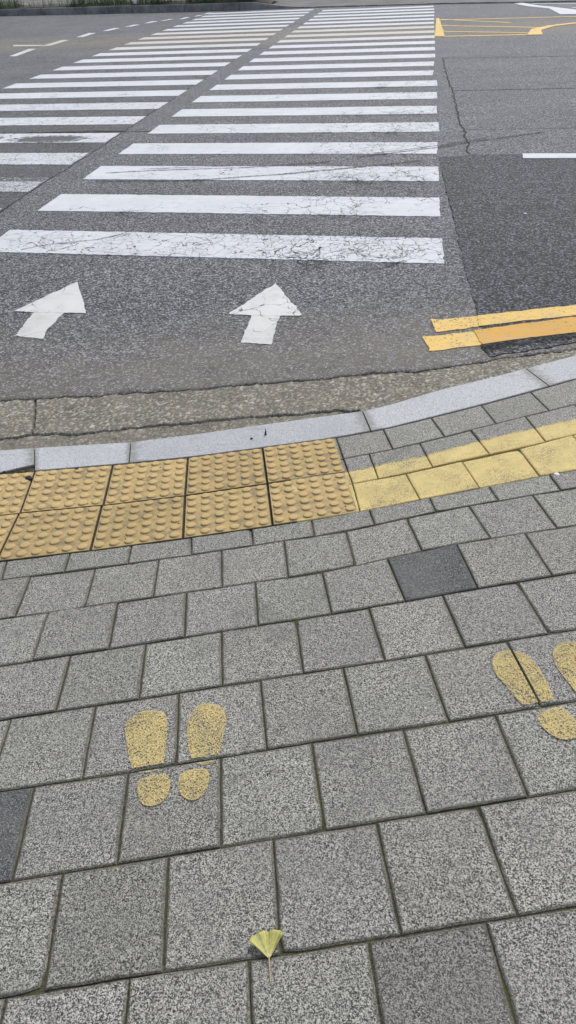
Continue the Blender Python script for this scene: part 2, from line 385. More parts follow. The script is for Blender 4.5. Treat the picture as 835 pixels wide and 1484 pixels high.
# ---- gutter channel of exposed-aggregate concrete, with real pebbles standing proud
gx0, gx1, gs = -2.45, 1.35, .0045
gx = np.arange(gx0, gx1, gs); nt_ = 104
Y0 = np.array([ykerb(x)-.02 for x in gx]); Y1 = np.array([yase(x)+.03 for x in gx])
tt = np.linspace(0, 1, nt_)
GY = Y0[:, None]+(Y1-Y0)[:, None]*tt[None]; GX = np.repeat(gx[:, None], nt_, 1)
def zrv(X_, Y_):
    t = np.clip((Y_-np.interp(X_, kew[:, 0], kew[:, 1]))/2.2, 0, 1); return np.interp(X_, kew[:, 0], zk)*(1-t*t*(3-2*t))
GZ = zrv(GX, GY)-.011
peb = np.zeros_like(GZ); hgt = np.zeros_like(GZ)
for _ in range(15000):
    px, ty = rng.uniform(gx0, gx1), rng.uniform(0, 1); i = int((px-gx0)/gs); i = min(max(i, 0), len(gx)-1)
    py = Y0[i]+(Y1[i]-Y0[i])*ty
    r = rng.uniform(.003, .0065) if rng.random() < .85 else rng.uniform(.0065, .012); asp = rng.uniform(.55, 1.0); an = rng.uniform(0, 3.14)
    n_ = int(r/gs)+2; a, b = max(0, i-n_), min(len(gx), i+n_+1)
    dx, dy = GX[a:b]-px, GY[a:b]-py
    q = ((dx*math.cos(an)+dy*math.sin(an))/r)**2+((dy*math.cos(an)-dx*math.sin(an))/(r*asp))**2
    mk = q < 1; h = np.sqrt(np.clip(1-q, 0, 1))*r*rng.uniform(.2, .42); up = mk & (h > hgt[a:b])
    hgt[a:b][up] = h[up]; peb[a:b][up] = rng.uniform(.15, 1)**1.2
lump = np.array([[mnoise.noise((x*9, y*9, 2))*.004+mnoise.noise((x*30, y*30, 4))*.002 for y in row] for x, row in zip(GX[:, 0], GY)])
gcr = np.interp(gx, [-2.45,-1.818,-1.666,-1.438,-1.226,-.912,-.683,-.474,-.267,-.168,-.1], [2.25,2.307,2.357,2.349,2.394,2.446,2.493,2.528,2.567,2.573,2.5])
gcr += np.array([ragged(x, 8.1, .012) for x in gx])
below = GY < gcr[:, None]
dist = np.abs(GY-gcr[:, None]); live = (gx < -.10)[:, None]
GZ = GZ+lump+hgt*np.where(below & live, .5, 1.0) - np.where(below & live, .007, 0)
groove = np.clip(1-dist/.006, 0, 1)*.013*live*np.clip(np.array([.55+.9*mnoise.noise((x*5, 2, 2)) for x in gx]), .1, 1)[:, None]
jx = -1.68-(GY-2.365)*.42+np.array([[mnoise.noise((3, y*20, 1))*.012 for y in row] for row in GY])
groove = np.maximum(groove, np.clip(1-np.abs(GX-jx)/.008, 0, 1)*.018*(~below))
GZ -= groove; peb[groove > .004] = 0; peb[below & live & (rng.random(GZ.shape) < .6)] *= .4
gv = np.stack([GX, GY, GZ], -1).reshape(-1, 3)
gf = [(i*nt_+j, (i+1)*nt_+j, (i+1)*nt_+j+1, i*nt_+j+1) for i in range(len(gx)-1) for j in range(nt_-1)]
gutter = structure('gutter', gv, gf, MAT['gutter'], attrs={'pebble': peb.reshape(-1)})
for xa, xb in ((-9, gx0), (gx1-.01, 9)):
    v_, f_ = [], []
    for i, x in enumerate(np.linspace(xa, xb, 24)):
        for y in (ykerb(x)-.02, yase(x)+.05): v_.append((x, y, zr(x, y)-.016))
        if i: f_.append((2*i-2, 2*i, 2*i+1, 2*i-1))
    pydata('gutter_run', v_, f_, MAT['gutter'], gutter, attrs={'pebble': np.zeros(len(v_))})

# ------------------------------------------------------------------ flat things that follow the road
def rough_outline(pts, step=.035, a=.004, seed=0.0):
    out = []
    for p, q in zip(pts, pts[1:]+pts[:1]):
        d = math.dist(p, q); n = max(1, int(d/step)); nx, ny = (q[1]-p[1])/max(d, 1e-6), -(q[0]-p[0])/max(d, 1e-6)
        for i in range(n):
            t = i/n; x, y = p[0]+(q[0]-p[0])*t, p[1]+(q[1]-p[1])*t
            o = a*(mnoise.noise((x*13, y*13, seed))+.8*mnoise.noise((x*37, y*37, seed+4))) if i else 0
            out.append((x+nx*o, y+ny*o))
    return out
def road_sheet(name, pts, lift, mat, parent, step=.035, rag=.004, cell=.25, skirt=.008, drop=None, **props):
    bm = bmesh.new()
    vv = [bm.verts.new((x, y, 0)) for x, y in (rough_outline(pts, step, rag, sum(map(ord, name)) % 17) if rag else pts)]
    f = bm.faces.new(vv)
    if f.normal.z < 0 or f.calc_area() and f.normal.dot((0, 0, 1)) < 0: f.normal_flip()
    bmesh.ops.triangulate(bm, faces=bm.faces[:])
    xs_, ys_ = [p[0] for p in pts], [p[1] for p in pts]
    if cell:
        for ax, lo, hi in ((0, min(xs_), max(xs_)), (1, min(ys_), min(max(ys_), 7.5))):
            c_ = lo+cell
            while c_ < hi:
                bmesh.ops.bisect_plane(bm, geom=bm.verts[:]+bm.edges[:]+bm.faces[:], dist=1e-5, plane_co=(c_ if ax == 0 else 0, c_ if ax else 0, 0), plane_no=(1, 0, 0) if ax == 0 else (0, 1, 0))
                c_ += cell
    for v in bm.verts: v.co.z = zr(v.co.x, v.co.y)+lift-(drop(v.co.x, v.co.y) if drop else 0)
    bm.normal_update()
    for f in bm.faces:
        if f.normal.z < 0: f.normal_flip()
    if skirt:
        be = [e for e in bm.edges if e.is_boundary]
        r = bmesh.ops.extrude_edge_only(bm, edges=be)
        for g in r['geom']:
            if isinstance(g, bmesh.types.BMVert): g.co.z -= skirt
    return from_bm(name, bm, mat, parent, **props)

# newer, darker asphalt patch on the right, its ragged lip at the gutter coloured near-black as shade
PL = [(.215,7.027),(.266,6.073),(.325,5.038),(.352,4.369),(.395,3.687),(.422,3.183),(.435,3.10)]
patch = road_sheet('asphalt_patch', PL+[(.56,3.15),(.70,3.21),(.9,3.30),(1.35,3.47),(1.9,3.68),(3.2,4.0),(6,4.2),(6,7.25),(1.469,7.164),(.982,7.136),(.494,7.126)], .004, MAT['asphalt_patch'], road, step=.02, rag=.014, cell=.3, label='darker newer asphalt patch beside the crossing')
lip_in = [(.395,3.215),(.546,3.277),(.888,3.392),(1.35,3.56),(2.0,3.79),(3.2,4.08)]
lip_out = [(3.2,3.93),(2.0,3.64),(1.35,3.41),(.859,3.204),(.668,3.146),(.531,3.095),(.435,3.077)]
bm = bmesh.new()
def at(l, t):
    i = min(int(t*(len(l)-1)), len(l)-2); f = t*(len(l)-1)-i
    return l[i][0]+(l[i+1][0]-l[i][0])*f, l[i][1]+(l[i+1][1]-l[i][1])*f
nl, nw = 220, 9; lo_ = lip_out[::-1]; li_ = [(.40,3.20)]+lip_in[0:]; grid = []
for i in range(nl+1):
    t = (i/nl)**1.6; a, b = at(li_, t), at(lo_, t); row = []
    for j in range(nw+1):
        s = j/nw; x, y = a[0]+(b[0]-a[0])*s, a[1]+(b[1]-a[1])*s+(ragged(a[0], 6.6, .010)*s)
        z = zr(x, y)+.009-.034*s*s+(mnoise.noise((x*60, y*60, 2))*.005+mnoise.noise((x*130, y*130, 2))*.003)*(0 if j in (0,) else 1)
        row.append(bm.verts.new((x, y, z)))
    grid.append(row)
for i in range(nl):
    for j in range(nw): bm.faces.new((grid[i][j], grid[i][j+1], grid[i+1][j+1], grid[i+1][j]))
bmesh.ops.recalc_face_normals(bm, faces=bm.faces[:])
from_bm('asphalt_lip', bm, MAT['asphalt_lip_shade'], road, label='ragged asphalt lip beside the gutter, slope shade painted in black')

# zebra stripes: two halves divided by a bare diagonal-looking seam
PITCH, HW, AR, AL, BR, BL = .94807, .2357, .2123, -3.0528, -3.4063, -6.6736
def stripe(n, x0, x1, yc, dens, wear, jr=0.0):
    sk = lambda x: -.02735*(x-AR)
    p = [(x0, yc-HW+sk(x0)), (x1+jr, yc-HW+sk(x1)), (x1+jr*.6, yc+HW+sk(x1)), (x0, yc+HW+sk(x0))]
    near = yc < 9
    o = road_sheet('zebra_stripe', p, .004, MAT['white'], road, step=.022 if near else .3, rag=.009 if near else .014, cell=.45 if yc < 5.5 else 0, skirt=.008)
    o.color = (dens, wear, 0, 1); return o
jit = [.02, 0, 0, -.01, .02, 0, .01, .02, -.05, -.03, 0, 0, 0, 0, 0]
densA = [.78, .22, .45, .25, .38, .2, .25, .25, .25]
for n in range(24):
    yc = 4.567+n*PITCH
    if yc+HW+.03 > yfar(-2)-.05: break
    stripe(n, AL, AR, yc, densA[n] if n < len(densA) else .15, (.14, .02, .16, .03, .08)[n] if n < 5 else .08, jit[n] if n < len(jit) else rng.uniform(-.02, .02))
wearB = {1: .4, 2: .62, 3: .45, 4: .22, 5: .2, 6: .34}
for n in range(1, 24):
    yc = 4.567+n*PITCH-.421
    if yc+HW+.2 > yfar(-5)-.05: break
    stripe(n, BL, BR, yc, (.62 if n < 7 else .2), wearB.get(n, .12))

# arrows by the kerb, head cleaner than the dusty shaft
def arrow(head, shaft, lab):
    h = road_sheet('painted_arrow', head, .0040, MAT['white_new'], road, rag=.009, step=.02, cell=.12, skirt=.0004, label=lab); h.color = (.42, .06, .10, 1)
    s = road_sheet('arrow_shaft', shaft, .0034, MAT['white_new'], h, rag=.009, step=.02, cell=.12, skirt=.0015); s.color = (.30, .16, .17, 1)
arrow([(-2.095,3.936),(-1.871,3.517),(-2.014,3.516),(-2.201,3.508),(-2.333,3.518)], [(-2.016,3.56),(-2.018,3.42),(-2.031,3.32),(-2.009,3.212),(-2.197,3.231),(-2.201,3.51),(-2.18,3.56)], 'white painted arrow nearer the left, leaning right, dusty shaft')
arrow([(-.797,3.967),(-.568,3.536),(-.58,3.52),(-.698,3.512),(-.857,3.512),(-.996,3.53)], [(-.698,3.56),(-.688,3.34),(-.678,3.172),(-.849,3.187),(-.853,3.3),(-.857,3.515),(-.84,3.56)], 'white painted arrow in front of the middle of the crossing')

# double yellow line on the right
def ribbon_pts(top, bot): return bot+top[::-1]
yl = road_sheet('yellow_line', ribbon_pts([(.40,3.562),(.942,3.74),(1.5,3.92),(2.6,4.24),(4,4.5)], [(.40,3.433),(.564,3.488),(.921,3.605),(1.5,3.79),(2.6,4.11),(4,4.36)]), .0075, MAT['yellow_line'], road, cell=.2, rag=.008, skirt=.004, label='pale yellow line, the one farther from the kerb'); yl.color = (.1, .30, 0, 1)
o = road_sheet('line_end', [(.146,3.51),(.178,3.35),(.40,3.432),(.40,3.562),(.30,3.535),(.207,3.505)], .0038, MAT['yellow_line'], yl, cell=.15, rag=.010, skirt=.003); o.color = (.1, .42, 0, 1)
y2 = road_sheet('yellow_line', ribbon_pts([(.37,3.375),(.561,3.452),(.917,3.578),(1.5,3.765),(2.6,4.07),(4,4.31)], [(.41,3.222),(.546,3.277),(.888,3.392),(1.5,3.6),(2.6,3.92),(4,4.17)]), .0075, MAT['ochre_line'], road, cell=.2, rag=.008, skirt=.004, label='orange yellow line, the one nearer the kerb'); y2.color = (.05, .28, 0, 1)
y3 = road_sheet('line_end', [(.104,3.29),(.142,3.134),(.409,3.221),(.369,3.374),(.306,3.351)], .0038, MAT['yellow_line'], y2, cell=.15, rag=.010, skirt=.003); y3.color = (.1, .34, 0, 1)

# white edge line, yellow hatched median, stop line and lane dashes farther out
wl = road_sheet('white_lane_line', [(.974,6.96),(6,6.9),(6,7.06),(.982,7.128)], .0095, MAT['white'], road, cell=0, rag=.004, label='short white lane line at the top of the dark patch'); wl.color = (0, 0, 0, 1)
def bar(name, a, b, wd, mat, lift=.004, parent=None, **kw):
    d = Vector((b[0]-a[0], b[1]-a[1])).normalized(); n = Vector((-d.y, d.x))*wd/2
    o = road_sheet(name, [(a[0]-n.x, a[1]-n.y), (b[0]-n.x, b[1]-n.y), (b[0]+n.x, b[1]+n.y), (a[0]+n.x, a[1]+n.y)], lift, mat, parent or road, cell=0, rag=.012, step=.2, **kw); o.color = (.4, .3, 0, 1); return o
med = road_sheet('yellow_median', [(.263,20.826),(.334,20.8),(.418,16.864),(.217,16.925)], .0075, MAT['yellow_line'], road, cell=0, rag=.015, step=.2, label='yellow hatched median beside the far end of the crossing'); med.color = (.5, .3, 0, 1)
bar('median_line', (.41,16.876), (2.0,16.70), .11, MAT['yellow_line'], .0045, med)
bar('median_line', (.33,20.33), (9.0,19.3), .11, MAT['yellow_line'], .0048, med)
for a, b in (((.36,20.5),(1.9,19.1)), ((.37,19.0),(2.45,17.85)), ((.40,17.77),(2.06,16.99))): bar('median_hatch', a, b, .10, MAT['yellow_line'], .0055, med)
nA = [(2.30,16.62),(2.36,17.4),(2.70,18.05),(3.3,18.5),(5.5,19.25)]; nB = [(2.0,16.63),(2.19,17.65),(2.62,18.23),(3.22,18.65),(5.5,19.38)]
o = pydata('median_nose', [(x, y, .0062) for p in zip(nA, nB) for x, y in p], [(2*i, 2*i+2, 2*i+3, 2*i+1) for i in range(4)], MAT['yellow_line'], med); o.color = (.2, .3, 0, 1)
sb = road_sheet('white_stop_band', [(2.453,24.4),(2.684,24.42),(2.989,23.3),(3.27,22.75),(3.75,21.54),(4.6,20.9),(4.5,20.3),(3.18,20.62),(3.136,22.3),(2.71,23.2),(2.515,23.9)], .0078, MAT['white'], road, cell=0, rag=.01, step=.2, label='broad white band at the far right of the road'); sb.color = (.2, 0, 0, 1)
o = bar('white_lane_line', (2.9,24.05), (9,20.9), .12, MAT['white'], .004); o = bar('white_lane_line', (3.7,22.3), (9,19.7), .13, MAT['white'], .0046)
DASH = [[(-8.744,15.956),(-8.575,15.918),(-8.716,17.163),(-8.909,17.211)],[(-8.829,17.653),(-8.621,17.727),(-8.641,18.829),(-8.841,18.886)],[(-8.7,19.432),(-8.52,19.424),(-8.549,20.357),(-8.762,20.425)],[(-8.543,20.855),(-8.378,20.835),(-8.3,21.508),(-8.502,21.577)],[(-8.286,21.849),(-8.09,21.835),(-7.997,22.329),(-8.196,22.402)],[(-7.992,22.678),(-7.855,22.706),(-7.754,23.235),(-7.949,23.311)],[(-7.718,23.30),(-7.57,23.32),(-7.406,23.70),(-7.57,23.74)],[(-7.224,23.613),(-7.1,23.65),(-7.05,24.216),(-7.2,24.25)],[(-6.97,24.37),(-6.83,24.45),(-6.80,24.83),(-6.96,24.78)],[(-6.85,25.02),(-6.70,25.10),(-6.70,25.6),(-6.86,25.6)],[(-8.7,14.0),(-8.53,14.0),(-8.58,15.2),(-8.75,15.2)]]
for d in DASH:
    o = road_sheet('lane_dash', d, .004, MAT['white'], road, cell=0, rag=.006, step=.2); o.color = (.1, 0, 0, 1)
o = road_sheet('white_lane_line', [(-9.763,18.15),(-8.88,17.90),(-8.88,17.70),(-9.617,17.817)], .0055, MAT['white'], road, cell=0, rag=.006, step=.2); o.color = (.1, 0, 0, 1)

# cracks and tyre marks
def crack(pts, wd, lift=.0025, name='crack', mat='crack', jig=.02, parent=road, step=.05, **props):
    line = []
    for p, q in zip(pts, pts[1:]):
        n = max(1, int(math.dist(p, q)/step))
        for i in range(n): t = i/n; line.append((p[0]+(q[0]-p[0])*t, p[1]+(q[1]-p[1])*t))
    line.append(pts[-1]); sd_ = random.random()*50; v_, f_ = [], []
    for i, (x, y) in enumerate(line):
        a, b = line[max(0, i-1)], line[min(len(line)-1, i+1)]; d = math.dist(a, b) or 1
        nx, ny = -(b[1]-a[1])/d, (b[0]-a[0])/d
        j = jig*(mnoise.noise((x*7, y*7, sd_))+.7*mnoise.noise((x*21, y*21, sd_))); wv = wd*(.35+1.0*abs(mnoise.noise((x*9, y*9, sd_+9)))+.4*random.random())
        for s in (-.5, .5):
            px, py = x+nx*(j+s*wv), y+ny*(j+s*wv); v_.append((px, py, zr(px, py)+lift))
        if i: f_.append((2*i-2, 2*i-1, 2*i+1, 2*i))
    return pydata(name, v_, f_, MAT[mat], parent, **props)
crack([(.322,13.669),(.367,11.95),(.425,10.52),(.463,8.759),(.484,8.216),(.491,7.648),(.505,7.16)], .025, jig=.03)
crack([(.30,13.7),(2.447,13.512),(6,13.3)], .028, jig=.02); crack([(.416,10.589),(1.993,10.566),(6,10.5)], .026, jig=.02); crack([(.484,8.196),(1.63,8.21),(6,8.2)], .012)
crack([(-3.42,14.5),(-3.43,11.565),(-3.394,8.238),(-3.375,7.571),(-3.385,6.756),(-3.393,5.834),(-3.36,5.288),(-3.36,4.2)], .014, jig=.02, lift=.0022)
crack([(-6,8.2),(-4.92,8.23),(-4.148,8.318),(-3.318,8.356),(-2.6,8.357)], .035, jig=.04)
crack([(-6,8.31),(-4.9,8.33),(-4.2,8.37),(-3.4,8.40)], .045, jig=.06, step=.03)
crack([(-2.05,4.83),(-2.3,4.68),(-2.55,4.60),(-2.75,4.46)], .008, .0075, jig=.02, step=.02)
cv, cfc = [], []
def walk(x, y, ang, length, wd, depth=0):
    pts = [(x, y)]; n = max(3, int(length/.018))
    for i in range(n):
        ang += random.gauss(0, .42); st = .018*random.uniform(.6, 1.3); x += math.cos(ang)*st; y += math.sin(ang)*st; pts.append((x, y))
        if depth < 2 and random.random() < .10: walk(x, y, ang+random.choice((-1, 1))*random.uniform(.6, 1.3), length*random.uniform(.25, .5), wd*.7, depth+1)
    b = len(cv)
    for i, (px, py) in enumerate(pts):
        a_, c_ = pts[max(0, i-1)], pts[min(len(pts)-1, i+1)]; d = math.dist(a_, c_) or 1; w_ = wd*(.3+random.random())*(1-.75*i/len(pts))*.5
        for sg in (-1, 1): qx, qy = px-(c_[1]-a_[1])/d*w_*sg, py+(c_[0]-a_[0])/d*w_*sg; cv.append((qx, qy, zr(qx, qy)+.0056+depth*.0003))
        if i: cfc.append((b+2*i-2, b+2*i-1, b+2*i+1, b+2*i))
UP = math.pi/2
for _ in range(16): walk(random.gauss(-.72, .13), random.choice((4.37, 4.60)), random.choice((UP, -UP))+random.gauss(0, .5), random.uniform(.2, .45), random.uniform(.004, .010))
for _ in range(18): walk(random.uniform(-.6, .12), random.uniform(4.36, 4.75), random.choice((0, 3.14, .5, 2.6))+random.gauss(0, .5), random.uniform(.15, .45), random.uniform(.0025, .006))
for _ in range(16): walk(random.uniform(-2.7, -.9), random.uniform(4.4, 4.75), random.choice((.6, 2.5, 3.7, -.6))+random.gauss(0, .4), random.uniform(.12, .40), random.uniform(.002, .005))
for xc, yc, n_, w_ in ((-.50, 5.40, 5, .006), (-2.2, 5.40, 3, .005), (-1.2, 5.4, 3, .003), (-.42, 6.35, 7, .008), (0.0, 6.35, 4, .006), (-.9, 6.4, 4, .005), (-.25, 7.3, 4, .007), (-1.0, 7.3, 3, .005), (-.22, 8.25, 4, .009), (-1.1, 8.3, 3, .006), (-.2, 9.2, 4, .008), (-.75, 9.2, 3, .009), (-1.0, 10.2, 3, .009), (-.5, 11.1, 4, .009)):
    for _ in range(n_): walk(xc+random.gauss(0, .09), yc-.2, UP+random.gauss(0, .35), random.uniform(.25, .65), w_*random.uniform(.6, 1.1))
pydata('crack_network', cv, cfc, MAT['crack'], road, kind='stuff', label='fine branching cracks through the paint of the nearest stripes')
for l, wd in (([(-2.9,6.25),(-2.287,6.246),(-1.904,6.272),(-1.127,6.472),(-.567,6.667),(-.308,6.759),(.05,6.92)], .055), ([(-.55,7.08),(-.195,7.229),(.202,7.411),(.494,7.618),(1.3,8.05)], .05), ([(-.4,7.2),(-.1,7.33),(.2,7.49),(.7,7.8)], .03), ([(-2.9,6.52),(-2.404,6.611),(-1.522,6.70),(-.8,6.9)], .04), ([(-2.6,6.66),(-2.2,6.70),(-1.7,6.76)], .025)):
    crack(l, wd, .0066, 'tyre_mark', 'tyre', jig=.006)

# ------------------------------------------------------------------ sidewalk bed, paving stones, tactile tiles, kerb
lines = {
 'M1': [(267,610),(459,623),(668,658),(882,697),(1109,737),(1500,815),(2600,985)], 'M2': [(268,418),(361,424),(460,426),(562,446),(668,449),(776,471),(885,474),(992,497),(1400,560),(2600,735)],
 'TM': [(-2600,760),(-954,583),(-636,543),(-332,519),(-29,512),(259,505)],
 'L0': [(-2600,370),(-942,275),(-629,251),(-321,238),(-33,230),(259,230),(463,247),(669,259),(876,271),(998,277),(2600,340)],
 'L1': [(-2600,250),(-912,168),(-604,148),(-290,138),(-2,134),(196,131),(328,144),(492,160),(697,165),(901,169),(952,171),(2600,200)],
 'L2': [(-2600,0),(-856,-33),(-604,-44),(-404,-47),(-284,-50),(-100,-52),(97,-58),(193,-50),(288,-42),(397,-31),(604,-24),(803,-26),(2600,-20)],
 'L3': [(-2600,-235),(-715,-237),(-300,-241),(96,-242),(243,-243),(298,-240),(494,-235),(698,-232),(2600,-230)],
 'L4': [(-2600,-432),(-609,-432),(-405,-435),(-6,-438),(191,-442),(394,-438),(2600,-436)], 'L5': [(-2600,-637),(-611,-638),(-409,-642),(93,-641),(193,-645),(2600,-642)],
 'L6': [(-2600,-843),(2600,-848)], 'L7': [(-2600,-1042),(-573,-1042),(-93,-1047),(2600,-1048)], 'L8': [(-2600,-1246),(2600,-1250)], 'L9': [(-2600,-1449),(2600,-1452)], 'L10': [(-2600,-1652),(2600,-1655)]}
def lv(n, u):
    if n == 'KB': return kbv(u)-.004
    l = lines[n]; return float(np.interp(u*1000, [p[0] for p in l], [p[1] for p in l]))/1000
bv, bf = [], []
bu = np.linspace(-2.6, 2.6, 80); bvv = np.linspace(0, 1, 90)
for i, u in enumerate(bu):
    for j, t in enumerate(bvv):
        v = -2.6+(kbv(u)+.05+2.6)*t
        bv.append(SP(u, v, -.0045 if v < lv('L0', u)-.03 else -.011))
        if i and j: n = len(bvv); bf.append(((i-1)*n+j-1, i*n+j-1, i*n+j, (i-1)*n+j))
sidewalk = structure('sidewalk', bv, bf, MAT['joint'])

GAP = .0019
def stone(name, quad, mat, parent, label=None, top=0.0, tilt=.0012, depth=.06, chamfer=.0025, gap=GAP, paint=None, tone=1.0):
    """one paving stone from its four corners (u,v): bl, br, tr, tl"""
    c = np.mean(quad, axis=0); q = []
    tu, tv = random.gauss(0, tilt)/.1*.5, random.gauss(0, tilt)/.1*.5; hz = top+random.gauss(0, .0006)
    NS = 6; sd_ = random.random()*90; chip = random.randrange(4) if random.random() < .22 else -1; cs = random.uniform(.004, .009)
    def inset(d):
        cor = []
        for i in range(4):
            p0, p1, p2 = np.array(quad[i-1]), np.array(quad[i]), np.array(quad[(i+1) % 4])
            a = (p0-p1)/np.linalg.norm(p0-p1); b = (p2-p1)/np.linalg.norm(p2-p1)
            cor.append(p1+(a+b)*d)
        out = []
        for i in range(4):
            p, q_ = cor[i], cor[(i+1) % 4]; e_ = (q_-p)/np.linalg.norm(q_-p); nv = np.array((-e_[1], e_[0]))
            for j in range(NS): out.append(p+(q_-p)*j/NS+nv*(.0011*mnoise.noise((i*7+j*.9, sd_, 0))+(.0006*random.uniform(-1, 1) if j else 0)))
        if chip >= 0: p = out[chip*NS]; out[chip*NS] = p+(c-p)/np.linalg.norm(c-p)*cs
        return out
    r_out = inset(gap); r_in = [p+(c-p)/np.linalg.norm(c-p)*chamfer*1.3 for p in r_out]; r_mid = [p+(c-p)/np.linalg.norm(c-p)*.014 for p in r_out]
    rings = [(r_out, -depth, 0), (r_out, -chamfer, 0), (r_in, 0, .0), (r_mid, 0, .014)]
    o3 = SP(c[0], c[1], 0); v_, at, pa = [], [], []
    for ring, h, e in rings:
        for p in ring:
            v_.append(SP(p[0], p[1], h+hz+(p[0]-c[0])*tu+(p[1]-c[1])*tv)-o3); at.append(e); pa.append(paint(p) if paint else 0)
    N4 = 4*NS; f_ = [(N4*r+i, N4*r+(i+1) % N4, N4*r+N4+(i+1) % N4, N4*r+N4+i) for r in range(3) for i in range(N4)]+[tuple(range(3*N4, 4*N4))]
    attrs = {'edge': at}
    if paint: attrs['paint'] = pa
    o = pydata(name, v_, f_, mat, parent, attrs=attrs)
    o.location = o3; t_ = tone*random.gauss(1, .045); o.color = (t_, t_*random.gauss(1, .008), t_*random.gauss(1, .012), 1)
    if label: o['label'] = label
    return o
def fill(js, lo, hi, step):
    js = list(js)
    while js[0][0] > lo: js.insert(0, (js[0][0]-step, js[0][1]-step))
    while js[-1][0] < hi: js.append((js[-1][0]+step, js[-1][1]+step))
    return js
ROWS = [('a', 'KB', 'M1', [(267,267),(460,459),(665,668),(886,882),(1113,1109)], 262, 2450, 225),
 ('b', 'M1', 'M2', [(267,268),(366,361),(565,562),(775,776),(1004,992)], 262, 2450, 215),
 ('c', 'M2', 'L0', [(268,260),(460,464),(668,667),(885,876)], 262, 2450, 212),
 ('d', 'L0', 'L1', [(-920,-909),(-705,-704),(-499,-499),(-300,-295),(-100,-100),(98,96),(291,290),(496,492),(699,697),(908,901)], -2100, 2300, 204),
 ('e', 'L1', 'L2', [(-814,-812),(-604,-604),(-400,-402),(-200,-199),(-1,-4),(196,194),(394,397),(599,604),(807,804)], -2100, 2300, 204),
 ('f', 'L2', 'L3', [(-712,-712),(-507,-506),(-304,-302),(-102,-103),(95,96),(290,296),(500,495),(705,699)], -2100, 2200, 203),
 ('g', 'L3', 'L4', [(-609,-609),(-406,-405),(-202,-201),(-1,-3),(196,197),(397,395),(602,601)], -2000, 2100, 202),
 ('h', 'L4', 'L5', [(-717,-714),(-511,-508),(-307,-302),(-108,-105),(94,94),(294,293),(496,493)], -2000, 2000, 202),
 ('i', 'L5', 'L6', [(-611,-606),(-407,-405),(-206,-206),(-8,-6),(192,189),(393,385)], -1900, 1900, 202),
 ('j', 'L6', 'L7', [(-509,-501),(-307,-303),(-106,-108),(92,92),(288,286)], -1800, 1800, 200),
 ('k', 'L7', 'L8', [(-563,-557),(-358,-357),(-161,-159),(37,34),(232,226)], -1700, 1700, 199),
 ('l', 'L8', 'L9', [(-457,-457),(-258,-258),(-60,-60)], -1600, 1600, 199), ('m', 'L9', 'L10', [(-557,-557),(-358,-358)], -1500, 1500, 199)]
def ypaint(p): return float(np.interp(p[0]*1000, [269,358,534,652,770,892,1011,1160,2600], [505,514,533,556,578,598,614,632,830]))/1000-p[1]
for name, top, bot, js, lo, hi, step in ROWS:
    js = fill(js, lo, hi, step)
    for (t0, b0), (t1, b1) in zip(js, js[1:]):
        quad = [(b0/1000, lv(bot, b0/1000)), (b1/1000, lv(bot, b1/1000)), (t1/1000, lv(top, t1/1000)), (t0/1000, lv(top, t0/1000))]
        mat, lab, pf = MAT['paver'], None, None
        if name == 'c': mat = MAT['paver_yellow']
        if name == 'b': mat, pf = MAT['paver_half'], ypaint
        if name == 'f' and t0 == 290: mat, lab = MAT['paver_dark'], 'charcoal paving stone among pale ones below the tactile tiles'
        if name == 'i' and t1 == -611: mat, lab = MAT['paver_dark'], 'dark paving stone cut by the left edge'
        stone('paving_stone', quad, mat, sidewalk, lab, top=.0022 if name in 'fj' and random.random() < .3 else 0, paint=pf, tone=.72 if name == 'k' and t0 in (37, 236) else (.85 if name in 'ij' and random.random() < .3 else 1.0))

# tactile tiles: moulded plates with a 6 x 6 field of flat-topped domes
def tactile(quad):
    o3 = SP(*np.mean(quad, axis=0)); q = [np.array(p) for p in quad]; hz = random.gauss(0, .0007)+.001
    S_ = .305; g = .0034/S_
    def bil(s, t): return (1-s)*(1-t)*q[0]+s*(1-t)*q[1]+s*t*q[2]+(1-s)*t*q[3]
    v_, f_, dm, ed = [], [], [], []
    def V(s, t, h, d): p = bil(s, t); v_.append(SP(p[0], p[1], h+hz)-o3); dm.append(d); return len(v_)-1
    def ringp(i_, h, d=0): return [V(a, b, h, d) for a, b in ((i_, i_), (1-i_, i_), (1-i_, 1-i_), (i_, 1-i_))]
    r0, r1, r2 = ringp(g, -.05, -1), ringp(g, -.003, -.8), ringp(g+.007, 0)
    for A, B in ((r0, r1), (r1, r2)):
        for i in range(4): f_.append((A[i], A[(i+1) % 4], B[(i+1) % 4], B[i]))
    f_.append(tuple(r2))
    for a in range(6):
        for b in range(6):
            s0, t0 = (a+.5)/6*.985+.0075, (b+.5)/6*.985+.0075; prev = None
            for rad, h, d in ((.0178, -.0004, 0), (.0170, .0026, .3), (.0150, .0050, .9), (.0125, .0056, 1)):
                ring = [V(s0+rad/S_*math.cos(x), t0+rad/S_*math.sin(x), h, d) for x in [i*math.tau/14 for i in range(14)]]
                if prev: f_.extend((prev[i], prev[(i+1) % 14], ring[(i+1) % 14], ring[i]) for i in range(14))
                prev = ring
            f_.append(tuple(prev))
    for rx_, ry_, hh_ in ((.010, .006, .0009), (.006, .0035, .0009)):      # small oval emblem moulded in the middle
        prev = None
        for kx, h in ((1, -.0003), (.85, hh_), (.7, hh_), (.55, -.0003)):
            ring = [V(.5+rx_*kx/S_*math.cos(x), .5+ry_*kx/S_*math.sin(x), h, .5) for x in [i*math.tau/14 for i in range(14)]]
            if prev: f_.extend((prev[i], prev[(i+1) % 14], ring[(i+1) % 14], ring[i]) for i in range(14))
            prev = ring
    o = pydata('tactile_tile', v_, f_, MAT['tactile'], sidewalk, attrs={'dome': dm}); o.location = o3
    o.data.shade_smooth(); o.data.set_sharp_from_angle(angle=R(38))
